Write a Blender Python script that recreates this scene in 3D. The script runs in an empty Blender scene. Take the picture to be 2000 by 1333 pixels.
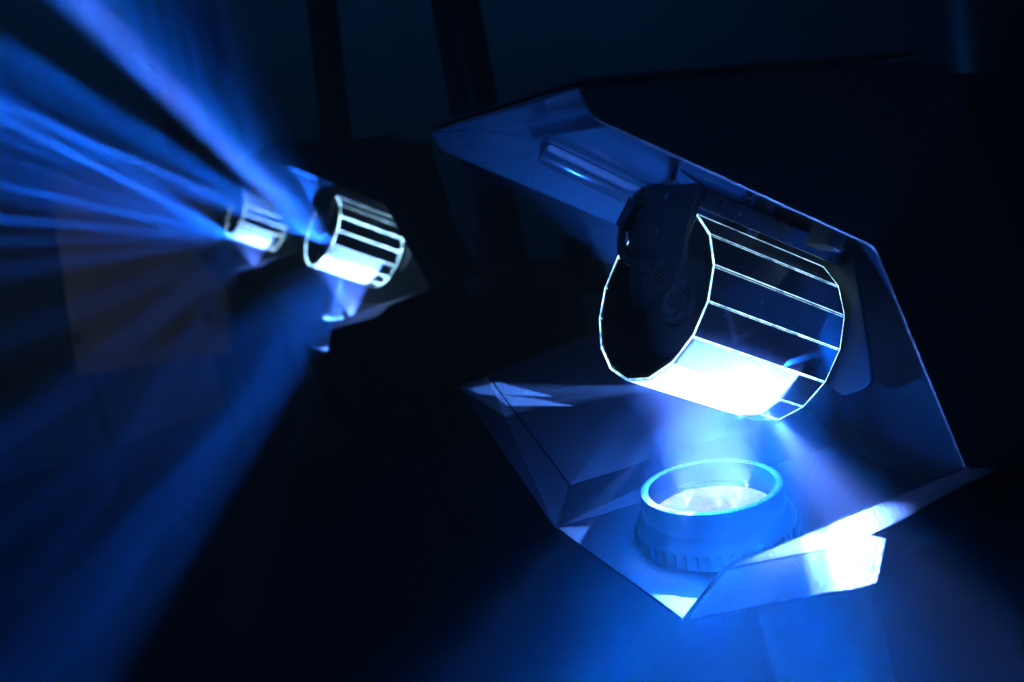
import bpy, bmesh, math, random
import numpy as np
from mathutils import Vector, Matrix

random.seed(4)
sc = bpy.context.scene
COL = sc.collection

# ------------------------------------------------------------------ frame of the place
# a = along the side plates, b = across the fixture (away from the camera), c = up; one unit = fixture width
S = 0.36
Z0 = 0.50
def W(a, b, c):
    return Vector((a * S, b * S, c * S + Z0))

# ------------------------------------------------------------------ camera
RC = np.array([[0.9226236, -0.27318425, -0.27227938],
               [-0.3170773, -0.13526912, -0.9387035],
               [0.21960802, 0.95240361, -0.21142301]])
_u, _s, _v = np.linalg.svd(RC)
RC = _u @ _v
TC = np.array([0.77205657, 0.18180188, 1.63144185])
cpos = -RC.T @ TC
cam_d = bpy.data.cameras.new('camera')
cam = bpy.data.objects.new('camera', cam_d)
COL.objects.link(cam)
rows = RC                       # camera x right, y down, z forward
m = Matrix(((rows[0][0], -rows[1][0], -rows[2][0], 0),
            (rows[0][1], -rows[1][1], -rows[2][1], 0),
            (rows[0][2], -rows[1][2], -rows[2][2], 0),
            (0, 0, 0, 1)))
cam.matrix_world = Matrix.Translation(W(*cpos)) @ m
cam_d.sensor_width = 36.0
cam_d.lens = 36.0
cam_d.clip_start = 0.02
cam_d.clip_end = 60
cam_d.dof.use_dof = True
cam_d.dof.focus_distance = 0.70
cam_d.dof.aperture_fstop = 5.6
cam_d.dof.aperture_blades = 9
sc.camera = cam

# ------------------------------------------------------------------ world, exposure, sampling
world = bpy.data.worlds.new('World')
sc.world = world
world.use_nodes = True
world.node_tree.nodes['Background'].inputs['Color'].default_value = (0.02, 0.16, 0.55, 1)
world.node_tree.nodes['Background'].inputs['Strength'].default_value = 0.004
sc.view_settings.view_transform = 'Standard'
sc.view_settings.look = 'None'
sc.view_settings.exposure = 0
sc.view_settings.gamma = 1
sc.render.engine = 'CYCLES'
cy = sc.cycles
cy.use_denoising = True
cy.use_adaptive_sampling = False
cy.max_bounces = 4
cy.diffuse_bounces = 2
cy.glossy_bounces = 3
cy.transmission_bounces = 4
cy.volume_bounces = 0
cy.transparent_max_bounces = 8
cy.sample_clamp_indirect = 4
cy.caustics_reflective = False
cy.caustics_refractive = False

BLUE = (0.012, 0.15, 1.0)
DEEP = (0.003, 0.135, 1.0)
PALE = (0.07, 0.24, 1.0)

# ------------------------------------------------------------------ materials
def mat(name):
    mt = bpy.data.materials.new(name)
    mt.use_nodes = True
    nt = mt.node_tree
    return mt, nt, nt.nodes['Principled BSDF']

def coord(nt):
    return nt.nodes.new('ShaderNodeTexCoord').outputs['Object']

def noise(nt, scale, detail=2, rough=.5, vec=None):
    n = nt.nodes.new('ShaderNodeTexNoise')
    n.inputs['Scale'].default_value = scale
    n.inputs['Detail'].default_value = detail
    n.inputs['Roughness'].default_value = rough
    nt.links.new(vec if vec is not None else coord(nt), n.inputs['Vector'])
    return n

def ramp(nt, src, p0, p1, c0, c1):
    r = nt.nodes.new('ShaderNodeValToRGB')
    r.color_ramp.elements[0].position = p0
    r.color_ramp.elements[1].position = p1
    r.color_ramp.elements[0].color = (*c0, 1) if len(c0) == 3 else c0
    r.color_ramp.elements[1].color = (*c1, 1) if len(c1) == 3 else c1
    nt.links.new(src, r.inputs['Fac'])
    return r

def bump(nt, src, bsdf, strength, dist):
    b = nt.nodes.new('ShaderNodeBump')
    b.inputs['Strength'].default_value = strength
    b.inputs['Distance'].default_value = dist
    nt.links.new(src, b.inputs['Height'])
    nt.links.new(b.outputs['Normal'], bsdf.inputs['Normal'])

def m_powder(name, base, rough, grain=900, strength=.6, spec=.5, fleck=0.0):
    mt, nt, b = mat(name)
    n1 = noise(nt, grain, 2, .6)
    n2 = noise(nt, 14, 3)
    r = ramp(nt, n2.outputs['Fac'], .3, .75, tuple(x * .75 for x in base), tuple(x * 1.2 for x in base))
    col = r.outputs['Color']
    if fleck:
        n3 = noise(nt, grain * 1.15, 1, .5)
        rf = ramp(nt, n3.outputs['Fac'], .44, .70, (.30,) * 3, (fleck,) * 3)
        mx = nt.nodes.new('ShaderNodeMix'); mx.data_type = 'RGBA'; mx.blend_type = 'MULTIPLY'
        mx.inputs['Factor'].default_value = 1
        nt.links.new(col, mx.inputs['A']); nt.links.new(rf.outputs['Color'], mx.inputs['B'])
        sc_ = nt.nodes.new('ShaderNodeVectorMath'); sc_.operation = 'SCALE'; sc_.inputs['Scale'].default_value = 1.0
        nt.links.new(mx.outputs['Result'], sc_.inputs[0])
        col = sc_.outputs[0]
    nt.links.new(col, b.inputs['Base Color'])
    b.inputs['Roughness'].default_value = rough
    b.inputs['Specular IOR Level'].default_value = spec
    bump(nt, n1.outputs['Fac'], b, strength, .0006)
    return mt

M_SHEET = m_powder('powder_coated_sheet', (.11, .113, .117), .42, 700, .9, .4, 1.6)
M_GLOSS = m_powder('gloss_black_sheet', (.03, .032, .036), .12, 60, .03)
M_TRAY = m_powder('tray_sheet', (.05, .052, .055), .42, 700, .9, .5, 1.0)
M_BLACK = m_powder('matt_black_paint', (.012, .012, .014), .55, 500, .3)
M_BODY = m_powder('body_black', (.005, .005, .006), .7, 400, .3, .15)
M_YOKE = m_powder('yoke_black', (.07, .072, .075), .36, 420, .3)
M_INNER = m_powder('grey_end_plate', (.09, .092, .095), .3, 300, .2)
M_RUBBER = m_powder('rubber', (.01, .01, .011), .5, 600, .3)

def m_metal(name, col, rough):
    mt, nt, b = mat(name)
    b.inputs['Metallic'].default_value = 1
    n = noise(nt, 250, 3)
    r = ramp(nt, n.outputs['Fac'], .2, .8, (rough * .7,) * 3, (min(1, rough * 1.4),) * 3)
    nt.links.new(r.outputs['Color'], b.inputs['Roughness'])
    b.inputs['Base Color'].default_value = (*col, 1)
    return mt
M_STEEL = m_metal('steel', (.55, .56, .58), .3)
M_DARKSTEEL = m_metal('dark_steel', (.16, .17, .18), .35)
M_COLUMN = m_metal('brushed_column', (.34, .36, .40), .36)
M_CHROME = m_metal('dark_tube', (.10, .11, .12), .34)

def m_mirror():
    mt, nt, b = mat('dusty_mirror')
    b.inputs['Metallic'].default_value = 1
    b.inputs['Base Color'].default_value = (.80, .84, .88, 1)
    b.inputs['Roughness'].default_value = .035
    wv = noise(nt, 22, 1)
    bump(nt, wv.outputs['Fac'], b, .12, .004)
    d = nt.nodes.new('ShaderNodeBsdfDiffuse')
    d.inputs['Color'].default_value = (.72, .75, .80, 1)
    mix = nt.nodes.new('ShaderNodeMixShader')
    n = noise(nt, 38, 8, .75)
    s = noise(nt, 1400, 0)
    r = ramp(nt, n.outputs['Fac'], .3, .8, (.24,) * 3, (.50,) * 3)
    r2 = ramp(nt, s.outputs['Fac'], .74, .80, (0,) * 3, (.6,) * 3)
    add = nt.nodes.new('ShaderNodeMath'); add.operation = 'ADD'
    nt.links.new(r.outputs['Color'], add.inputs[0]); nt.links.new(r2.outputs['Color'], add.inputs[1])
    nt.links.new(add.outputs[0], mix.inputs['Fac'])
    nt.links.new(b.outputs[0], mix.inputs[1]); nt.links.new(d.outputs[0], mix.inputs[2])
    nt.links.new(mix.outputs[0], nt.nodes['Material Output'].inputs['Surface'])
    return mt
M_MIRROR = m_mirror()

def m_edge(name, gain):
    # ground glass edge of a mirror strip, light caught in the glass is put in as emission
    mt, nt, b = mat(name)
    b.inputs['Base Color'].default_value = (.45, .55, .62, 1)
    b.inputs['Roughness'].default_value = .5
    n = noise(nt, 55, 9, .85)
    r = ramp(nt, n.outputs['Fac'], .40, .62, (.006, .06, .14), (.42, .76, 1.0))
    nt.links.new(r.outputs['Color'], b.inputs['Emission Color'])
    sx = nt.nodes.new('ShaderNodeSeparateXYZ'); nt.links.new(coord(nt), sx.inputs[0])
    mr = nt.nodes.new('ShaderNodeMapRange')           # emission set stronger low down, towards the lens
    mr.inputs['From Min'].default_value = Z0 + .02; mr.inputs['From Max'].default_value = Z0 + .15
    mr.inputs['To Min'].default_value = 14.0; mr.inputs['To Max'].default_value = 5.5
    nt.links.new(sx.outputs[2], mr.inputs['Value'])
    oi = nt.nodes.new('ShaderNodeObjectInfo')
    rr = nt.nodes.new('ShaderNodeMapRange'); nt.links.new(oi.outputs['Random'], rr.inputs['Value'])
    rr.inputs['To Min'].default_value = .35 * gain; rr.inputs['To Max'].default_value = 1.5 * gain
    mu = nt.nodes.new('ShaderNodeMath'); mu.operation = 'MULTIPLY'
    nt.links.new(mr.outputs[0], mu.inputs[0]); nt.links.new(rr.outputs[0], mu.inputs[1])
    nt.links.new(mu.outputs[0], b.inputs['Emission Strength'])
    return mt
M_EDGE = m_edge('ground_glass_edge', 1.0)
M_EDGE_HOT = m_edge('ground_glass_edge_bright', 4.0)  # copy with stronger painted glow, for the far drums

def m_lens():
    mt, nt, b = mat('lit_frosted_lens')
    nt.nodes.remove(b)
    e = nt.nodes.new('ShaderNodeEmission')
    n = noise(nt, 90, 5, .7)
    r = ramp(nt, n.outputs['Fac'], .3, .75, (.30, .50, 1), (.78, .90, 1))
    nt.links.new(r.outputs['Color'], e.inputs['Color'])
    e.inputs['Strength'].default_value = 1.0
    nt.links.new(e.outputs[0], nt.nodes['Material Output'].inputs['Surface'])
    return mt
M_LENS = m_lens()
M_RING = m_powder('lens_ring_plastic', (.014, .0145, .015), .34, 520, .5, .5, 1.0)
M_RIM = m_powder('lit_ring_rim', (.62, .63, .65), .32, 700, .6, .5, 1.2)  # paler than the ring plastic: light on its top put into the colour
M_TAB = m_powder('white_nylon', (.7, .72, .74), .5, 200, .1)
M_WALL = m_powder('painted_wall', (.55, .57, .62), .8, 30, .2, .2)
M_CURTAIN = m_powder('black_drape', (.008, .008, .01), .9, 200, .3, .1)
M_BOARD = m_powder('grey_brown_board', (.42, .33, .27), .8, 120, .3, .2)
M_FLOOR = m_powder('black_floor', (.006, .006, .0065), .6, 120, .4, .3)

# ------------------------------------------------------------------ mesh helpers
def link(name, bm, material, parent=None, smooth=False):
    me = bpy.data.meshes.new(name)
    bmesh.ops.recalc_face_normals(bm, faces=bm.faces[:])
    bm.to_mesh(me); bm.free()
    me.materials.append(material)
    if smooth:
        for p in me.polygons: p.use_smooth = True
    o = bpy.data.objects.new(name, me)
    COL.objects.link(o)
    if parent is not None: o.parent = parent
    return o

def tag(o, label, cat, group=None):
    o['label'] = label; o['category'] = cat
    if group: o['group'] = group
    return o

def add_prism(bm, pts, vec, bev=0.0):
    vs = [bm.verts.new(p) for p in pts]
    f = bm.faces.new(vs)
    r = bmesh.ops.extrude_face_region(bm, geom=[f])
    nv = [e for e in r['geom'] if isinstance(e, bmesh.types.BMVert)]
    bmesh.ops.translate(bm, verts=nv, vec=vec)
    if bev > 0:
        es = list({e for v in vs + nv for e in v.link_edges})
        bmesh.ops.bevel(bm, geom=es, offset=bev, segments=2, affect='EDGES', profile=.5)

def prism(name, pts, vec, material, parent=None, bev=0.0):
    bm = bmesh.new(); add_prism(bm, pts, vec, bev)
    return link(name, bm, material, parent)

def sheet(name, pts, th, material, parent=None, bev=.0004, flip=False):
    """flat or nearly flat panel of the given thickness behind its outline"""
    n = (Vector(pts[1]) - Vector(pts[0])).cross(Vector(pts[2]) - Vector(pts[0])).normalized()
    if flip: n = -n
    return prism(name, pts, n * th, material, parent, bev)

def fillet(poly, radii, seg=6):
    """round the corners of a 2D polygon"""
    out = []
    n = len(poly)
    for i in range(n):
        p = Vector(poly[i]); r = radii[i]
        if r <= 0: out.append(tuple(p)); continue
        u = (Vector(poly[i - 1]) - p); v = (Vector(poly[(i + 1) % n]) - p)
        lu, lv = u.length, v.length; u.normalize(); v.normalize()
        ang = u.angle(v); d = min(r / math.tan(ang / 2), lu * .48, lv * .48)
        A, B = p + u * d, p + v * d
        for k in range(seg + 1):
            t = k / seg
            out.append(tuple((1 - t) ** 2 * A + 2 * t * (1 - t) * p + t * t * B))
    return out

def add_tube(bm, pts, r, seg=10, closed=False, cap=True):
    pts = [Vector(p) for p in pts]; rings = []
    n = len(pts); up = Vector((.13, .27, .95)).normalized()
    prev = None
    for i, p in enumerate(pts):
        t = (pts[min(i + 1, n - 1)] - pts[max(i - 1, 0)]).normalized()
        x = (prev - t * prev.dot(t)) if prev is not None else t.cross(up)
        x.normalize(); y = t.cross(x); prev = x
        rr = r[i] if isinstance(r, (list, tuple)) else r
        rings.append([bm.verts.new(p + (x * math.cos(2 * math.pi * k / seg) + y * math.sin(2 * math.pi * k / seg)) * rr) for k in range(seg)])
    for a, b in zip(rings, rings[1:]):
        for k in range(seg):
            bm.faces.new((a[k], a[(k + 1) % seg], b[(k + 1) % seg], b[k]))
    if cap:
        bm.faces.new(rings[0][::-1]); bm.faces.new(rings[-1])

def tube(name, pts, r, material, parent=None, seg=10):
    bm = bmesh.new(); add_tube(bm, pts, r, seg)
    return link(name, bm, material, parent, True)

def add_lathe(bm, prof, mtx, seg=64, close=False):
    rings = []
    for (r, z) in prof:
        rings.append([bm.verts.new(mtx @ Vector((r * math.cos(2 * math.pi * k / seg), r * math.sin(2 * math.pi * k / seg), z))) for k in range(seg)])
    for a, b in zip(rings, rings[1:]):
        for k in range(seg):
            bm.faces.new((a[k], a[(k + 1) % seg], b[(k + 1) % seg], b[k]))
    if close:
        a, b = rings[-1], rings[0]
        for k in range(seg):
            bm.faces.new((a[k], a[(k + 1) % seg], b[(k + 1) % seg], b[k]))
    return rings

def lathe(name, prof, mtx, material, parent=None, seg=64, close=False, capends=False, smooth=True):
    bm = bmesh.new(); rg = add_lathe(bm, prof, mtx, seg, close)
    if capends:
        bm.faces.new(rg[0][::-1]); bm.faces.new(rg[-1])
    o = link(name, bm, material, parent, smooth)
    if smooth:
        for p in o.data.polygons: p.use_smooth = len(p.vertices) == 4
        o.data.set_sharp_from_angle(angle=math.radians(40))
    return o

def catmull(pts, n=8):
    pts = [Vector(p) for p in pts]; out = []
    P = [pts[0] * 2 - pts[1]] + pts + [pts[-1] * 2 - pts[-2]]
    for i in range(1, len(P) - 2):
        for k in range(n):
            t = k / n; a, b, c, d = P[i - 1:i + 3]
            out.append(.5 * ((2 * b) + (c - a) * t + (2 * a - 5 * b + 4 * c - d) * t * t + (3 * b - a - 3 * c + d) * t ** 3))
    out.append(pts[-1]); return out

# ------------------------------------------------------------------ the setting
def box(name, lo, hi, material, parent=None, bev=0):
    lo, hi = W(*lo), W(*hi)
    pts = [(lo.x, lo.y, lo.z), (hi.x, lo.y, lo.z), (hi.x, hi.y, lo.z), (lo.x, hi.y, lo.z)]
    return prism(name, pts, Vector((0, 0, hi.z - lo.z)), material, parent, bev)

fl = box('floor', (-9, -4, -1.43), (9, 10.2, -1.39), M_FLOOR); fl['kind'] = 'structure'
wl = box('wall', (-9, 9.6, -1.389), (9, 9.75, 6.5), M_WALL); wl['kind'] = 'structure'

# ------------------------------------------------------------------ background: uprights, drape, board
def at(px, py, depth):
    v = RC.T @ (np.array([(px - 1000) / 2000 * depth, (py - 666.5) / 2000 * depth, depth]) - TC)
    return Vector(v)

def upright(name, p0, p1, r, material, label, cat, group=None):
    """vertical tube through two points, carried down to the floor and up out of view"""
    p0, p1 = Vector(p0), Vector(p1)
    d = (p0 - p1).normalized()
    lo = p1 + d * ((-1.388 - p1.z) / d.z)
    hi = p0 + d * 2.2
    root = bpy.data.objects.new(name, None); COL.objects.link(root)
    tag(root, label, cat, group)
    tube('tube', [W(*lo.lerp(hi, k / 12)) for k in range(13)], r * S, material, root, 28)
    L = Matrix.Translation(W(*lo))
    lathe('foot_plate', [(r * S * 2.2, 0), (r * S * 2.2, .006), (r * S * 2.0, .008), (r * S * 1.15, .009), (r * S * 1.1, .02)], L, M_BLACK, root, 28)
    return root

upright('truss_upright', (0.6287, 4.758, 1.4257), (.42, 4.53, -.10), .145, M_CHROME, 'dark metal upright with a thin teal highlight between the two nearest scanners', 'pole', 'uprights behind the scanners')
u2 = at(628, 0, 7.2); u2b = at(672, 400, 7.2)
upright('truss_upright', u2, u2b, .11, M_CHROME, 'narrow dark upright just left of the middle of the dark wall', 'pole', 'uprights behind the scanners')
u3 = at(1872, 0, 4.2); u3b = at(1905, 300, 4.2)
col_o = upright('column', u3, u3b, .235, M_COLUMN, 'thick dark round column at the right edge behind the foreground scanner', 'column')

dr = bmesh.new(); rows_ = []
for k in range(49):
    t = k / 48
    bo = .06 * math.sin(t * 31) + .03 * math.sin(t * 73 + 1)
    rows_.append([dr.verts.new(W(-1.55 + .66 * t + .255 * zz, 8.25 - .2 * t + bo, -1.388 + 2.5 * zz)) for zz in (0, .4, .8, 1.2, 1.6, 2.0, 2.4)])
for p, q in zip(rows_, rows_[1:]):
    for j in range(6): dr.faces.new((p[j], p[j + 1], q[j + 1], q[j]))
r_ = bmesh.ops.solidify(dr, geom=dr.faces[:], thickness=.004)
tag(link('drape', dr, M_CURTAIN, None, True), 'black folded drape hanging at the upper left before the wall', 'curtain')

bd = bpy.data.objects.new('display_board', None); COL.objects.link(bd)
tag(bd, 'plain grey-brown board standing behind the fan of beams at left', 'board')
sheet('panel', [W(-2.20, 7.69, 1.30), W(-2.498, 7.40, -.328), W(-1.289, 7.087, -.482), W(-.96, 7.35, 1.10)], .012, M_BOARD, bd, .002)
for (x, y, z) in ((-2.40, 7.43, -.30), (-1.40, 7.17, -.42)):
    tube('leg', [W(x, y, z + .3), W(x - .1, y, -1.388)], .012, M_BLACK, bd, 10)

# clamp and dark cross arm fixed on the middle upright
cl_ = bpy.data.objects.new('pipe_clamp', None); COL.objects.link(cl_)
tag(cl_, 'small pale clamp block with a dark cross arm on the upright', 'clamp')
box('block', (.285, 4.02, -.22), (.345, 4.09, -.06), M_STEEL, cl_, .004)
tube('cross_arm', [W(.32, 4.12, -.10), W(.50, 4.10, -.19), W(.66, 4.06, -.22), W(.86, 4.0, -.30)], .034, M_BLACK, cl_, 14)
tube('collar', [W(.36, 4.50, -.14), W(.34, 4.10, -.14)], .03, M_BLACK, cl_, 14)
tube('knob', [W(.62, 4.05, -.12), W(.72, 4.02, -.20)], .05, M_BLACK, cl_, 14)

hk = at(1968, 282, 3.55); hk2 = at(1992, 272, 3.4)
tag(tube('hook', [W(*at(1940, 276, 3.80)), W(*at(1962, 286, 3.62)), W(*hk), W(*at(1986, 282, 3.48)), W(*hk2)], .016, M_BLACK), 'short black hook sticking out of the thick column', 'hook')

# ------------------------------------------------------------------ barrel scanner fixture
DC = Vector((-0.3332, 0.4139, 0.3386))
DM = Matrix(((0.59768, -0.04995, 0.80018), (-0.309, -0.9353, 0.17241), (0.7398, -0.3503, -0.57445)))
RB = 0.167
DL = 0.3147
DRUM = Matrix.Translation(W(0, 0, 0) + DC * S) @ DM.to_4x4() @ Matrix.Scale(S, 4)
AX = DM @ Vector((0, 0, 1))
I_S = -0.83                                   # slope of the hood's inner panel
def Ic(a): return 0.6501 + I_S * (a + 0.2966)
N_I = Vector((0.638, 0, 0.770))
P_I = Vector((0.770, 0, -0.638))

def side_profile():
    poly = [(-.526, .728), (-.516, .686), (-.138, .389), (-.058, -.002), (.175, -.002), (.049, .624)]
    rad = [0, .035, .018, 0, 0, .075]
    # poly goes clockwise, order kept
    return fillet(poly, rad, 7)

def make_fixture(label):
    root = bpy.data.objects.new('barrel_scanner', None)
    COL.objects.link(root)
    tag(root, label, 'stage light', 'barrel scanners in a row')
    T = .0026
    # two side plates
    pr = side_profile()
    prism('side_plate', [W(a, 0, c) for a, c in pr], Vector((0, T, 0)), M_SHEET, root, .0005)
    prism('side_plate', [W(a, 1, c) for a, c in pr], Vector((0, T, 0)), M_SHEET, root, .0005)
    # hood skin: lip from the tip back to the inner panel, outer cover
    e = .004
    sheet('hood_lip', [W(-.524, e + .005, .734), W(-.524, 1 - e, .734), W(-.291, 1 - e, .690), W(-.291, e + .005, .690)], .0022, M_GLOSS, root)
    sheet('hood_cover', [W(-.522, .008, .744), W(-.522, .998, .744), W(.0, .998, .648), W(.0, .008, .648)], .002, M_SHEET, root)
    # inner panel, a closed box under the cover
    prism('inner_panel', [W(-.2966, .012, .686), W(-.2966, .012, Ic(-.2966)), W(.135, .012, Ic(.135)), W(.135, .012, .58)],
          Vector((0, .984 * S, 0)), M_GLOSS, root, .0012)
    # rounded inner bends of the hood: panel to far side plate, lip to panel
    bm = bmesh.new(); rows_ = []
    r_ = .045
    for k in range(13):
        t = math.pi / 2 * k / 12
        bb = .9965 - r_ + r_ * math.sin(t); hh = r_ - r_ * math.cos(t)
        rows_.append([bm.verts.new(W(*(Vector((a_, bb, Ic(a_))) - N_I * (hh + .001)))) for a_ in (-.272, .09)])
    for p, q in zip(rows_, rows_[1:]): bm.faces.new((p[0], p[1], q[1], q[0]))
    link('bend', bm, M_GLOSS, root, True)
    bm = bmesh.new(); rows_ = []
    c0_ = (-.2985 - .03, .6895 - .03 + .004)
    for k in range(11):
        t = math.radians(79 - 79 * k / 10)
        rows_.append([bm.verts.new(W(c0_[0] + .03 * math.cos(t), b_, c0_[1] + .03 * math.sin(t))) for b_ in (.012, .994)])
    for p, q in zip(rows_, rows_[1:]): bm.faces.new((p[0], p[1], q[1], q[0]))
    link('bend', bm, M_GLOSS, root, True)
    # rear wall between the legs
    sheet('rear_wall', [W(.10, .009, -.23), W(.10, .998, -.23), W(.10, .998, .33), W(.10, .009, .33)], -.002, M_SHEET, root)
    # trough: lens plate, step, inner side wall, outer side wall, ledge
    def pl(a, b): return -.152 - .104 * (a + .32) + .049 * (b - .40)
    sheet('lens_plate', [W(-.528, .150, pl(-.528, .150)), W(-.586, .618, pl(-.586, .618)), W(.098, .64, pl(.098, .64)), W(.098, .150, pl(.098, .150))], -.002, M_TRAY, root)
    sheet('step_plate', [W(-.586, .620, pl(-.586, .618) + .001), W(-.503, .74, -.084), W(.098, .74, -.118), W(.098, .642, pl(.098, .64) + .001)], -.002, M_TRAY, root)
    sheet('inner_flank', [W(-.503, .742, -.083), W(-.560, .998, .152), W(.098, .998, .172), W(.098, .742, -.117)], -.002, M_TRAY, root)
    sheet('front_lip', [W(-.588, .619, -.115), W(-.634, 1.0, .148), W(-.562, .998, .150), W(-.505, .741, -.085)], -.0016, M_TRAY, root)
    sheet('trough_side', [W(-.528, .150, pl(-.528, .150) + .001), W(-.495, .003, -.004), W(.098, .003, -.004), W(.098, .150, pl(.098, .150) + .001)], .002, M_TRAY, root)
    fpts = [(-.592, -.069, -.012), (-.425, -.141, -.012), (-.375, -.166, -.0125), (-.362, -.170, -.0125), (-.352, -.170, -.012), (-.345, -.163, -.0108), (-.281, -.097, -.001), (-.2905, -.074, .0), (-.322, -.068, .0), (-.359, -.063, .0), (-.496, -.006, -.0005)]
    prism('outer_flank', [W(*p) for p in fpts], Vector((0, 0, -.002)), M_TRAY, root, .0003)
    lpts = [(-.494, -.001, .0008), (-.359, -.061, .0003), (-.29, -.073, .0003), (-.224, -.068, .0005), (-.105, -.047, .0005), (.30, -.028, .001), (.30, -.001, .0012)]
    prism('ledge', [W(*p) for p in lpts], Vector((0, 0, -.0016)), M_TRAY, root, .0003)
    # body
    box('housing', (-.10, .30, -1.388), (.75, .86, -.235), M_BODY, root, .004)
    # lens ring
    nl = Vector((.104, -.049, 1)).normalized()
    zq = Vector((0, 0, 1)).rotation_difference(nl).to_matrix().to_4x4()
    rc = Vector((-.326, .39, -.0445))
    LM = Matrix.Translation(W(*rc)) @ zq
    ro, ri = .1345 * S, .1145 * S
    prof = [(ri, -.034), (ri, -.017), (ri + .0012, -.016), (ri + .0012, -.0135), (ri - .0002, -.0125), (ri + .0008, -.004), (ri + .0035, -.0008), (ri + .005, 0),
            (ro - .0015, -.0004), (ro, -.002), (ro + .0006, -.012), (ro - .0002, -.0145), (ro - .0002, -.0165), (ro + .002, -.0185), (ro + .0055, -.0215), (ro + .0062, -.024), (ro + .0062, -.035), (ro + .004, -.039), (ri, -.039)]
    rg = lathe('lens_ring', prof, LM, M_RING, root, 96, close=True)
    lathe('rim', [(ri + .0016, .0001), (ri + .0028, .0009), (ro - .0018, .0009), (ro - .0006, .0002), (ro - .0018, -.0006), (ri + .0028, -.0006)], LM, M_RIM, rg, 96, close=True)
    bm = bmesh.new()
    rib = 44
    for k in range(rib):
        t = 2 * math.pi * k / rib
        q = LM @ Matrix.Rotation(t, 4, 'Z')
        x0, x1 = ro + .0056, ro + .0076
        dd = .0017
        ps = [q @ Vector((x0, -dd, -.0345)), q @ Vector((x1, -dd * .6, -.0345)), q @ Vector((x1, dd * .6, -.0345)), q @ Vector((x0, dd, -.0345))]
        add_prism(bm, ps, (q.to_3x3() @ Vector((0, 0, .0085))))
    rb = link('grip_ribs', bm, M_RING, rg); rb['kind'] = 'stuff'
    bm = bmesh.new()
    rgs = add_lathe(bm, [(ri * 1.01, -.018), (ri * .8, -.0165), (ri * .5, -.0152), (.0006, -.0145)], LM, 64)
    bm.faces.new(rgs[-1])
    link('lens', bm, M_LENS, rg, True)

    # drum
    n = 16
    def V(k, z, r=1.0):
        t = 2 * math.pi * k / n
        return DRUM @ Vector((RB * r * math.cos(t), RB * r * math.sin(t), z))
    core = bmesh.new()
    end_r, mid = .945, .070
    for z in (mid, DL - .006):
        ring = [core.verts.new(V(k, z, end_r)) for k in range(n)]
        ring2 = [core.verts.new(V(k, z + .006 * (1 if z < .1 else -1), end_r)) for k in range(n)]
        core.faces.new(ring); core.faces.new(ring2)
        for k in range(n): core.faces.new((ring[k], ring[(k + 1) % n], ring2[(k + 1) % n], ring2[k]))
    drum = link('mirror_drum', core, M_BLACK, root)
    g = .0055                                   # gap taken by the ground edges, fraction along the facet
    gaps = [random.uniform(.008, .022) for _ in range(n)]
    for k in range(n):
        fb = bmesh.new()
        def Lp(s, z, r=1.0):
            return V(k, z, r).lerp(V(k + 1, z, r), s)
        ga = gaps[k]; gb = gaps[(k + 1) % n]
        q = [Lp(ga, .0, 1), Lp(1 - gb, .0, 1), Lp(1 - gb, DL, 1), Lp(ga, DL, 1)]
        inn = [Lp(ga, .0, .955), Lp(1 - gb, .0, .955), Lp(1 - gb, DL, .955), Lp(ga, DL, .955)]
        vo = [fb.verts.new(p) for p in q]; vi = [fb.verts.new(p) for p in inn]
        fb.faces.new(vo)
        for q_ in (fb.faces.new(vi[::-1]),): q_.material_index = 1
        fb.faces.new((vo[1], vo[2], vi[2], vi[1])); fb.faces.new((vo[3], vo[0], vi[0], vi[3]))
        link('mirror_facet', fb, M_MIRROR, drum).data.materials.append(M_BLACK)
        # ground edges between this facet and the last one: three fine lines, and the end faces
        eb = bmesh.new()
        def Lm(s, z, r=1.0):
            return V(k - 1, z, r).lerp(V(k, z, r), s)
        def strip(f0, f1):
            vs = [eb.verts.new(p) for p in (f0(0), f1(0), f1(DL), f0(DL))]
            eb.faces.new(vs)
        strip(lambda z: Lm(1 - ga, z, .998), lambda z: V(k, z, .999))
        strip(lambda z: V(k, z, .999), lambda z: Lp(ga, z, .998))
        w1 = random.uniform(.035, .07)
        strip(lambda z: Lp(w1, z, 1.0015), lambda z: Lp(w1 + .007, z, 1.0015))  # extra glowing line laid on the facet beside its edge
        for z in (-.0012, DL + .0012):
            o1, o2 = V(k, z, 1.0), V(k + 1, z, 1.0)
            i1, i2 = V(k, z, .974), V(k + 1, z, .974)
            vs = [eb.verts.new(p) for p in (o1, o2, i2, i1)]
            eb.faces.new(vs)
        link('glass_edge', eb, M_EDGE, drum)

    lathe('drum_liner', [(RB * .935, -.0004), (RB * .935, .068)], DRUM @ Matrix.Rotation(0, 4, 'Z'), M_INNER, drum, 16, smooth=False)
    # hub and motor in the open end
    hub = Vector((.05, .05))
    HM = DRUM @ Matrix.Translation((0, 0, 0))
    prof = [(.0005, .030), (.009, .030), (.012, .034), (.013, .046), (.026, .047), (.029, .051), (.034, .052), (.042, .054), (.044, .058), (.044, .07)]
    hc = Matrix.Identity(4)
    ph = lathe('hub', prof, DRUM @ hc, M_STEEL, drum, 48)
    lathe('end_plate', [(.001, .066), (.085, .066), (.092, .064), (.096, .060), (.104, .060), (.108, .064), (.157, .066)], DRUM, M_INNER, drum, 48)

    # yoke: near arm, top bar, far arm
    def D(x, y, z): return DRUM @ Vector((x * RB, y * RB, z * RB))
    arm = [(.82, -1.07), (1.05, -.64), (1.30, -.06), (1.27, .07), (1.05, .10), (.75, .22), (.55, .40), (.20, .36), (-.12, .20), (-.20, -.05), (-.05, -.30), (.20, -.55), (.32, -.80), (.56, -1.09)]
    arm = fillet(arm, [.1] * len(arm), 4)
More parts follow.
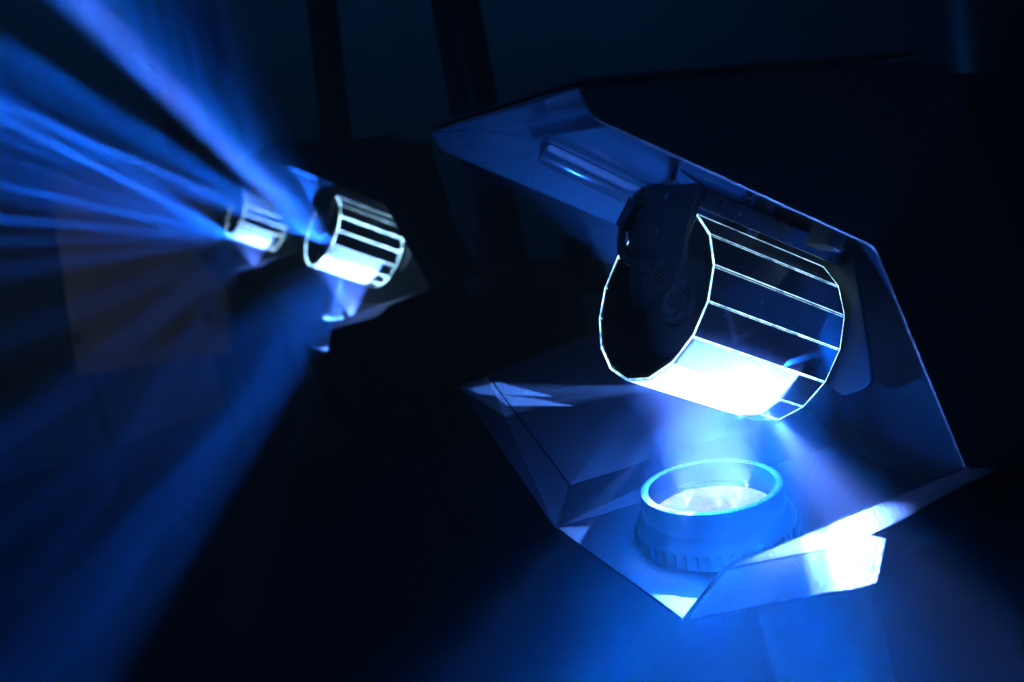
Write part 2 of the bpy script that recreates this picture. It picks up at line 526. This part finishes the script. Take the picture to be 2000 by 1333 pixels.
    na = prism('yoke_arm', [D(x, y, -.15) for x, y in arm], DRUM.to_3x3() @ Vector((0, 0, .07 * RB)), M_YOKE, root, .0012)
    # rounded window rim on the arm
    tube('arm_rim', catmull([D(1.28, .06, -.16), D(1.12, .075, -.17), D(.92, .14, -.17), D(.76, .22, -.17), D(.56, .39, -.17), D(.38, .38, -.16)], 6), .0016, M_YOKE, na, 8)
    for (x, y) in ((.62, -.25), (.98, -.42), (.40, .12), (.12, .0)):
        lathe('screw', [(.0004, -.0014), (.0012, -.0024), (.0026, -.0022), (.0029, 0)], Matrix.Translation(D(x, y, -.15)) @ DM.to_4x4(), M_STEEL, na, 14)
    bt = [(1.16, -.62), (1.22, -.10), (1.26, .02), (1.20, .05), (1.10, -.62)]
    bar = prism('yoke_bar', [D(1.29, .055, -.08), D(1.08, .09, -.08), D(1.08, .06, -.08), D(1.26, .02, -.08), D(1.26, -.6, -.08), D(1.29, -.6, -.08)], DRUM.to_3x3() @ Vector((0, 0, 2.11 * RB)), M_STEEL, root, .0008)
    fa = [(1.25, -.62), (1.36, .03), (.95, .62), (.28, 1.46), (-.03, 1.20), (-.15, .2), (-.05, -.35), (.5, -.75)]
    prism('yoke_arm', [D(x, y, 2.03) for x, y in fillet(fa, [.12, .12, .1, .16, .16, .2, .2, .2], 5)], DRUM.to_3x3() @ Vector((0, 0, .06 * RB)), M_BLACK, root, .001)
    # pan shaft and motor plate under the inner panel
    ctr = DC + AX * DL * .5
    QI = Vector((0, 0, 1)).rotation_difference(-N_I).to_matrix().to_4x4()
    def onI(p):                                   # foot of p on the inner panel
        d = (Ic(p[0]) - p[2]) * .770
        return Vector(p) + N_I * d
    foot = onI(ctr)
    FM = Matrix.Translation(W(*foot)) @ QI
    sh = lathe('pan_shaft', [(.0095, 0), (.0095, .008), (.0085, .0095), (.0085, .019), (.004, .0195), (.004, .0405)], FM, M_STEEL, root, 32, capends=True)
    lathe('flange', [(.016, .0), (.016, .003), (.0145, .004), (.009, .004)], FM, M_DARKSTEEL, sh, 32)
    for k, (u, w) in enumerate(((-.05, .16), (.02, .10), (.085, .12), (.10, -.10), (-.10, -.08), (.15, .05))):
        p = foot + P_I * u + Vector((0, w, 0))
        lathe('screw', [(.0042, 0), (.0042, .001), (.003, .0024), (.0012, .0026), (.0004, .0018)], Matrix.Translation(W(*p)) @ QI, M_STEEL, root, 18, capends=True)
    # white nylon standoff and tension spring under the panel
    tp = Vector((.004, .30, Ic(.004)))
    pu, pb, pn = P_I * .018, Vector((0, .035, 0)), -N_I * .075
    base = [W(*(tp - pu - pb)), W(*(tp + pu - pb)), W(*(tp + pu + pb)), W(*(tp - pu + pb))]
    prism('standoff', base, pn * S, M_TAB, root, .0012)
    sp = []
    s0 = foot + P_I * .09 + Vector((0, .02, 0)) - N_I * .04
    for k in range(150):
        t = k / 150
        an = t * 2 * math.pi * 13
        sp.append(W(*(s0 + P_I * (.055 * t) + Vector((0, math.cos(an) * .008, 0)) + N_I * (math.sin(an) * .008))))
    tube('tension_spring', sp, .0005, M_STEEL, root, 6)

    # coil-wrapped lead from the panel, over the arm, into the hub
    g0 = W(-.101, .742, Ic(-.101) - .004)
    pts = [g0, D(1.00, -.86, .05), D(.87, -.93, -.14), D(.64, -.97, -.20), D(.47, -.91, -.21), D(.26, -.76, -.21), D(.16, -.55, -.21), D(.19, -.26, -.21), D(.28, -.02, -.20), D(.26, .16, -.17), D(.20, .26, -.10)]
    path = catmull(pts, 12)
    lead = tube('lead', path, .0026, M_RUBBER, root, 10)
    # spring wrapped round the lead
    fine = []
    tot = 0; acc = [0]
    for p, q in zip(path, path[1:]): tot += (q - p).length; acc.append(tot)
    turns = int(tot / .0021)
    N = turns * 8
    prevx = Vector((.3, .2, .9))
    for k in range(N):
        s = tot * k / N
        j = max(i for i in range(len(acc)) if acc[i] <= s + 1e-9); j = min(j, len(path) - 2)
        f = (s - acc[j]) / max(1e-9, acc[j + 1] - acc[j])
        p = path[j].lerp(path[j + 1], f); t = (path[j + 1] - path[j]).normalized()
        prevx = (prevx - t * prevx.dot(t)).normalized(); y = t.cross(prevx)
        an = 2 * math.pi * turns * k / N
        fine.append(p + (prevx * math.cos(an) + y * math.sin(an)) * .0034)
    tube('coil_guard', fine, .00045, M_STEEL, lead, 5)
    lathe('grommet', [(.0075, 0), (.0075, .002), (.006, .0035), (.003, .0035)], Matrix.Translation(g0) @ QI, M_RUBBER, root, 24)
    # cable clip with screw
    cl = D(.54, -.89, -.21)
    cm = Matrix.Translation(cl) @ DM.to_4x4()
    cb = bmesh.new()
    add_prism(cb, [cm @ Vector(p) for p in ((.011, -.005, -.004), (.011, .006, -.004), (-.010, .007, -.004), (-.010, -.004, -.004))], cm.to_3x3() @ Vector((0, 0, .009)), .0008)
    clip = link('cable_clip', cb, M_DARKSTEEL, root)
    lathe('screw', [(.0006, -.0025), (.003, -.0022), (.0044, -.0005), (.0044, .002)], Matrix.Translation(D(.62, -.70, -.17)) @ DM.to_4x4(), M_DARKSTEEL, clip, 20)
    return root

def copy_tree(o, parent=None):
    c = o.copy(); COL.objects.link(c); c.parent = parent
    for ch in list(o.children):
        if ch.type != 'LIGHT': copy_tree(ch, c)
    return c

fix1 = make_fixture('large sharp barrel mirror scanner in the foreground, glowing lens under its mirror drum')
PIV = W(-.2, .45, 0)
def place(o, off, yaw):
    o.matrix_world = Matrix.Translation(Vector(off) * S) @ Matrix.Translation(PIV) @ Matrix.Rotation(yaw, 4, 'Z') @ Matrix.Translation(-PIV)
OFF2, OFF3, YAW = (-.305, 2.92, .113), (-.61, 5.84, .226), .12
fix2 = copy_tree(fix1); place(fix2, OFF2, YAW)
fix2['label'] = 'middle barrel mirror scanner, blurred, sending bright beams to the upper left'
fix3 = copy_tree(fix1); place(fix3, OFF3, YAW)
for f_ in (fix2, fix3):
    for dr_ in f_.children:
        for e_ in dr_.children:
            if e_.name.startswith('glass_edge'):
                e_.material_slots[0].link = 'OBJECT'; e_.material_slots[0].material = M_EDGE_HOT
fix3['label'] = 'farthest and smallest barrel mirror scanner, at the root of the left beams'

# ------------------------------------------------------------------ lights of the fixtures
def light(kind, name, parent, loc, target, power, color, **kw):
    d = bpy.data.lights.new(name, kind)
    d.energy = power; d.color = color
    for k, v in kw.items(): setattr(d, k, v)
    o = bpy.data.objects.new(name, d)
    COL.objects.link(o)
    loc, target = Vector(loc), Vector(target)
    z = (loc - target).normalized()
    x = kw_x.get(name)
    xv = (x if x is not None else Vector((0, 0, 1)).cross(z)).copy()
    xv = (xv - z * xv.dot(z)).normalized(); y = z.cross(xv)
    o.matrix_world = Matrix(((xv.x, y.x, z.x, loc.x), (xv.y, y.y, z.y, loc.y), (xv.z, y.z, z.z, loc.z), (0, 0, 0, 1)))
    return o
kw_x = {}
LENS_W = 1.3

def fx(P, off, yaw):
    v = Vector(P) - Vector((-.2, .45, 0)); c_, s_ = math.cos(yaw), math.sin(yaw)
    return Vector((c_ * v.x - s_ * v.y, s_ * v.x + c_ * v.y, v.z)) + Vector((-.2, .45, 0)) + Vector(off)

CTR = DC + AX * (DL * .42)
def unproj(px, py, depth):
    """point of the place seen at a pixel of the 2000 x 1333 photograph, at a given depth"""
    v = RC.T @ (np.array([(px - 1000) / 2000 * depth, (py - 666.5) / 2000 * depth, depth]) - TC)
    return Vector(v)

def lamps(off, yaw, k=1.0, ks=1.0):
    f = lambda P: W(*fx(P, off, yaw))
    # the lamp behind the lens, thrown up on to the drum, and its wider spill
    vs = []
    for q in range(4, 12):
        t = 2 * math.pi * q / 16
        for z in (.004, DL * .80):
            vs.append(fx(DC + DM @ Vector((RB * math.cos(t), RB * math.sin(t), z)), off, yaw))
    spots = [(-.345, .335, -.060)] if k > 1 else [(-.345, .33, -.060), (-.39, .37, -.055), (-.30, .33, -.066), (-.26, .38, -.070), (-.33, .295, -.062)]
    for p in spots:
        gobo(fx(p, off, yaw), fx((-.27, .36, .1), off, yaw), (50 if k <= 1 else 40) * k / len(spots), (.09, .21, 1.0), [(vs, 1.0)], .012, 'lens_lamp')
    if k <= 1:
        light('AREA', 'lens_disc', None, f((-.335, .365, -.062)), f((-.255, .41, .2)), LENS_W, (.12, .21, 1.0), shape='DISK', size=.15 * S, spread=math.radians(26))
    light('SPOT', 'lens_spill', None, f((-.326, .39, -.062)), f((-.326, .39, .249)), 1.0 * ks, BLUE, spot_size=math.radians(140), spot_blend=.3, shadow_soft_size=.02)

def hull(pts):
    pts = sorted(set(pts)); lo, up = [], []
    for seq, out in ((pts, lo), (pts[::-1], up)):
        for p in seq:
            while len(out) > 1 and (out[-1][0] - out[-2][0]) * (p[1] - out[-2][1]) - (out[-1][1] - out[-2][1]) * (p[0] - out[-2][0]) <= 0: out.pop()
            out.append(p)
    return lo[:-1] + up[:-1]

def gobo(src, dst, power, color, polys, soft=.01, name='added_spot'):
    """an added spot masked to flat-sided patches, standing in for light off mirrors or lens"""
    o = light('SPOT', name, None, W(*src), W(*dst), power, color, spot_size=math.radians(120), spot_blend=0, shadow_soft_size=0)
    inv = o.matrix_world.inverted()
    o.data.use_nodes = True
    nt = o.data.node_tree
    em = nt.nodes['Emission']
    tc = nt.nodes.new('ShaderNodeTexCoord')
    sp = nt.nodes.new('ShaderNodeSeparateXYZ'); nt.links.new(tc.outputs['Normal'], sp.inputs[0])
    du = nt.nodes.new('ShaderNodeMath'); du.operation = 'DIVIDE'; nt.links.new(sp.outputs[0], du.inputs[0]); nt.links.new(sp.outputs[2], du.inputs[1])
    dv = nt.nodes.new('ShaderNodeMath'); dv.operation = 'DIVIDE'; nt.links.new(sp.outputs[1], dv.inputs[0]); nt.links.new(sp.outputs[2], dv.inputs[1])
    cb = nt.nodes.new('ShaderNodeCombineXYZ'); cb.inputs[2].default_value = 1
    nt.links.new(du.outputs[0], cb.inputs[0]); nt.links.new(dv.outputs[0], cb.inputs[1])
    total = None
    big = 0
    for poly, gain in polys:
        q = []
        for p in poly:
            l = inv @ W(*p)
            q.append((l.x / l.z, l.y / l.z)); big = max(big, math.hypot(*q[-1]))
        q = hull(q)
        cx = sum(p[0] for p in q) / len(q); cyy = sum(p[1] for p in q) / len(q)
        acc = None
        for i in range(len(q)):
            (x0, y0), (x1, y1) = q[i], q[(i + 1) % len(q)]
            n = Vector((-(y1 - y0), x1 - x0)).normalized(); d = n.x * x0 + n.y * y0
            if n.x * cx + n.y * cyy < d: n = -n; d = -d
            dt = nt.nodes.new('ShaderNodeVectorMath'); dt.operation = 'DOT_PRODUCT'
            dt.inputs[1].default_value = (n.x, n.y, -d); nt.links.new(cb.outputs[0], dt.inputs[0])
            mr = nt.nodes.new('ShaderNodeMapRange'); mr.interpolation_type = 'SMOOTHSTEP'
            mr.inputs['From Min'].default_value = -soft; mr.inputs['From Max'].default_value = soft
            mr.inputs['To Min'].default_value = 0; mr.inputs['To Max'].default_value = gain if i == 0 else 1
            nt.links.new(dt.outputs['Value'], mr.inputs['Value'])
            if acc is None: acc = mr.outputs[0]
            else:
                mu = nt.nodes.new('ShaderNodeMath'); mu.operation = 'MULTIPLY'
                nt.links.new(acc, mu.inputs[0]); nt.links.new(mr.outputs[0], mu.inputs[1]); acc = mu.outputs[0]
        if total is None: total = acc
        else:
            ad = nt.nodes.new('ShaderNodeMath'); ad.operation = 'ADD'
            nt.links.new(total, ad.inputs[0]); nt.links.new(acc, ad.inputs[1]); total = ad.outputs[0]
    nt.links.new(total, em.inputs['Strength'])
    o.data.spot_size = min(math.radians(150), 2 * math.atan(big + soft * 2) * 1.03)
    return o

lamps((0, 0, 0), 0)
lamps(OFF2, YAW, 1.1, .5)
lamps(OFF3, YAW, 1.1, .5)

def beam(src, dst, power, color, sx, sy, spread):
    """an added area lamp standing in for a beam reflected by a mirror facet"""
    kw_x['beam_lamp'] = AX
    light('AREA', 'beam_lamp', None, W(*src), W(*dst), power, color, shape='RECTANGLE', size=sx * S, size_y=sy * S, spread=math.radians(spread))

C1_, C2, C3 = CTR, fx(CTR, OFF2, YAW), fx(CTR, OFF3, YAW)
def facet(Cx, dst, sx=.20, sy=.05):
    """point on the drum from which a beam of that size towards dst clears the mirrors"""
    d = (dst - Cx).normalized(); t = abs(d.dot(AX)); q = (d - AX * d.dot(AX)).normalized()
    return Cx + q * (RB * 1.03 + sx / 2 * t)
# foreground drum: throw towards the viewer, below the frame
for (px, py, dep, pw, col, spr) in ((1040, 1480, 1.02, .22, DEEP, 15), (1200, 1480, 1.02, .34, DEEP, 11), (1370, 1480, 1.02, .40, BLUE, 11), (1540, 1480, 1.02, .40, BLUE, 11), (1720, 1480, 1.02, .34, DEEP, 13), (1900, 1420, 1.06, .09, DEEP, 24)):
    d = unproj(px, py, dep); beam(facet(C1_, d, .14), d, pw, col, .14, .09, spr)
# added soft throws on the plate around the lens and on the ring
for dn, pw, col, sx, spr in ((Vector((-.15, -.12, -1)), .85, BLUE, .16, 110), (Vector((-.25, .45, -.9)), .22, BLUE, .10, 130), (Vector((-.22, -.1, -.9)), .7, (.17, .27, 1.0), .12, 38)):
    dn = dn.normalized(); p = facet(CTR, CTR + dn, sx); beam(p, p + dn, pw, col, sx, .05, spr)
# added spot behind the drum, up into the hood: far side plate, lip and inner panel
def hood(off, yaw, pw, gl, gi, gc=1.0):
    F = lambda *p: tuple(fx(p, off, yaw))
    gobo(fx(CTR + Vector((-.03, .19, .03)), off, yaw), fx(CTR + Vector((-.03, .39, .58)), off, yaw), pw, BLUE, [([F(-.526, 1, .735), F(-.515, 1, .688), F(-.16, 1, .405), F(-.01, 1, .36), F(.05, 1, .42), F(-.28, 1, .69)], gc),
         ([F(-.522, .12, .734), F(-.522, .98, .734), F(-.291, .98, .690), F(-.291, .12, .690)], gl),
         ([F(-.29, .45, .64), F(-.29, .97, .64), F(-.05, .97, .44), F(-.05, .45, .44)], gi)] + ([([F(-.30, .80, .66), F(-.30, .97, .66), F(-.19, .97, .57), F(-.19, .85, .57)], gi * 45)] if yaw else []), .02)
hood((0, 0, 0), 0, 1.9, 1.5, 1.6, 1.7)
gobo(CTR + Vector((-.10, .17, .03)), (-.22, .96, .58), 16, PALE, [([(-.275, .93, .60), (-.275, .985, .62), (-.10, .985, .47), (-.10, .93, .45)], 1.0)], .004)  # added spot for the bright streak on the far bend
# added spot above the lens, masked to the cut edge of the near side plate
gobo((-.326, .36, -.056), (-.3, 0, .4), 15, PALE, [([(-.53, .006, .715), (-.12, .006, .39), (-.15, .006, .37), (-.54, .006, .66)], 1.0),
     ([(-.15, .006, .40), (-.12, .006, .39), (-.045, .006, .0), (-.075, .006, .0)], .15)], .006)
# added spot above the lens, masked to the bend between hood lip and panel
gobo((-.43, .29, -.05), (-.33, .3, .68), 5, PALE, [([(-.350, .03, .69), (-.298, .03, .66), (-.298, .70, .66), (-.350, .70, .69)], 1.0)], .004)
# flat-sided patches
SRC = CTR + Vector((.0, -.13, -.16))
gobo(SRC, (-.33, -.10, -.006), 150, (.12, .26, 1.0), [([(-.322, -.040, -.006), (-.255, .0, -.006), (-.205, -.056, -.006), (-.270, -.100, -.006), (-.350, -.199, -.006), (-.415, -.171, -.006)], 1.0),
     ([(-.373, -.029, -.006), (-.328, -.049, -.006), (-.414, -.176, -.006), (-.437, -.159, -.006)], .10),
     ([(-.46, -.002, 0), (-.30, -.02, 0), (-.30, -.075, 0), (-.345, -.066, 0), (-.46, -.022, 0)], .05), ([(-.26, .0, 0), (.02, .0, 0), (.0, -.04, 0), (-.22, -.07, 0)], .012)], .03)
SRC = CTR + Vector((-.06, .10, -.145))
gobo(SRC, (-.56, .98, .11), 60, PALE, [([(-.618, .985, .140), (-.554, .985, .136), (-.479, .985, .067), (-.618, .985, .126)], 1.0),
     ([(-.60, .985, .118), (-.539, .985, .089), (-.455, .985, .025), (-.595, .985, .082)], .8), ([(-.632, .99, .146), (-.56, .985, .148), (-.53, .95, .06), (-.60, .92, .07)], .07)], .006)
def tips(off, yaw, pw):
    F = lambda *p: tuple(fx(p, off, yaw))
    gobo(fx(CTR + Vector((-.09, .0, -.15)), off, yaw), F(-.54, .4, -.13), pw, PALE, [([F(-.586, .618, -.114), F(-.533, .585, -.121), F(-.586, .51, -.119), F(-.595, .555, -.116)], .7),
         ([F(-.54, .244, -.137), F(-.47, .197, -.146), F(-.53, .145, -.143), F(-.539, .176, -.14)], 1.0)], .012)
tips((0, 0, 0), 0, 40)
gobo(CTR + Vector((.04, -.15, -.10)), (.1, .35, .17), .5, BLUE, [([(.1, .354, .234), (.1, .311, .142), (.1, .385, .111), (.1, .441, .169)], 1.0)], .05)
# added spot in the air below the drum, masked to the rear wall
gobo((-.19, .21, .115), (.1, .22, .05), .85, DEEP, [([(.1, .02, -.13), (.1, .02, .34), (.1, .46, .34), (.1, .46, -.13)], 1.0)], .10)

# middle fixture
hood(OFF2, YAW, 14, .06, .4, .01)
gobo(fx(CTR + Vector((-.09, .0, -.15)), OFF2, YAW), fx((-.5, .2, -.13), OFF2, YAW), 70, PALE, [([tuple(fx(p, OFF2, YAW)) for p in ((-.55, .38, -.128), (-.40, .33, -.135), (-.46, .16, -.146), (-.54, .20, -.14))], 1.0)], .02)
S2, S3 = unproj(628, 470, 4.55), unproj(458, 464, 6.95)
for (px, py, dep, pw, col, spr) in (
        (112, -30, 2.6, .48, BLUE, 1.5), (128, -30, 2.6, .12, (.20, .22, 1.0), 1.0), (190, -30, 2.6, .28, DEEP, 3.0), (270, -30, 2.6, .10, DEEP, 4.0), (350, -40, 2.6, .05, DEEP, 6),
        (0, 92, 2.9, .24, DEEP, 1.8), (0, 140, 2.9, .12, DEEP, 2.8), (0, 205, 3.0, .30, BLUE, 1.3), (0, 250, 3.0, .15, DEEP, 4)):
    d = unproj(px, py, dep); beam(S2, d, pw, col, .12, .03, spr)
# far fixture
for (px, py, dep, pw, col, spr) in (
        (0, 180, 5.0, .30, DEEP, 2.6), (0, 228, 5.0, .70, BLUE, 2.0), (0, 266, 5.0, .22, DEEP, 3), (0, 305, 5.0, .28, DEEP, 2.6), (0, 332, 5.0, .14, DEEP, 2.2), (0, 360, 5.0, .42, DEEP, 1.9), (0, 388, 5.0, .12, DEEP, 2.6), (0, 428, 5.1, .26, DEEP, 1.6), (0, 470, 5.2, .10, DEEP, 3), (0, 530, 5.4, .10, DEEP, 5)):
    d = unproj(px, py, dep); beam(S3, d, pw, col, .09, .03, spr)
# wide dim throws down to the left
for (px, py, dep, pw, spr, Cx) in ((30, 1230, 2.6, .06, 4, C2), (0, 1110, 2.7, .05, 2.5, C2), (0, 1000, 2.7, .06, 3, C2), (0, 880, 2.8, .05, 2.5, C2), (130, 1220, 2.7, .07, 3, C2), (230, 1180, 2.7, .08, 2.4, C2), (310, 1100, 2.8, .07, 2.4, C2), (340, 960, 4.0, .06, 4, C2), (130, 760, 5.6, .10, 7, C3), (40, 650, 5.6, .06, 5, C3), (300, 800, 5.6, .06, 5, C3)):
    d = unproj(px, py, dep); beam(facet(Cx, d, .14), d, pw, DEEP, .14, .05, spr)

# added unseen fill lamps: over the wall, behind the camera, towards the board
for x_, p_ in ((-1.2, 9), (1.6, 10), (4.2, 20)):
    light('SPOT', 'wall_fill', None, W(x_, 8.75, 4.6), W(x_ + .2, 9.6, 1.4), p_, (.02, .24, .72), spot_size=math.radians(130), spot_blend=.8, shadow_soft_size=.1)
light('POINT', 'camera_fill', None, W(-2.6, -3.0, 3.5), W(0, 0, 0), 9, (.012, .22, .72), shadow_soft_size=.25)
light('SPOT', 'board_fill', None, W(-4.2, 4.2, 3.2), W(-1.95, 7.3, -.15), 75, (.18, .25, .48), spot_size=math.radians(34), spot_blend=.6, shadow_soft_size=.05)

# ------------------------------------------------------------------ haze in the air
hz = box('haze', (-11, -5.5, -4.2), (11, 10.6, 7.5), M_WALL)
hz.data.materials.clear()
hm = bpy.data.materials.new('haze'); hm.use_nodes = True
nt = hm.node_tree; nt.nodes.clear()
out = nt.nodes.new('ShaderNodeOutputMaterial')
pv = nt.nodes.new('ShaderNodeVolumePrincipled')
pv.inputs['Color'].default_value = (.9, .93, 1, 1)
pv.inputs['Density'].default_value = .38
pv.inputs['Anisotropy'].default_value = .15
nt.links.new(pv.outputs[0], out.inputs['Volume'])
hz.data.materials.append(hm)
hz['kind'] = 'stuff'
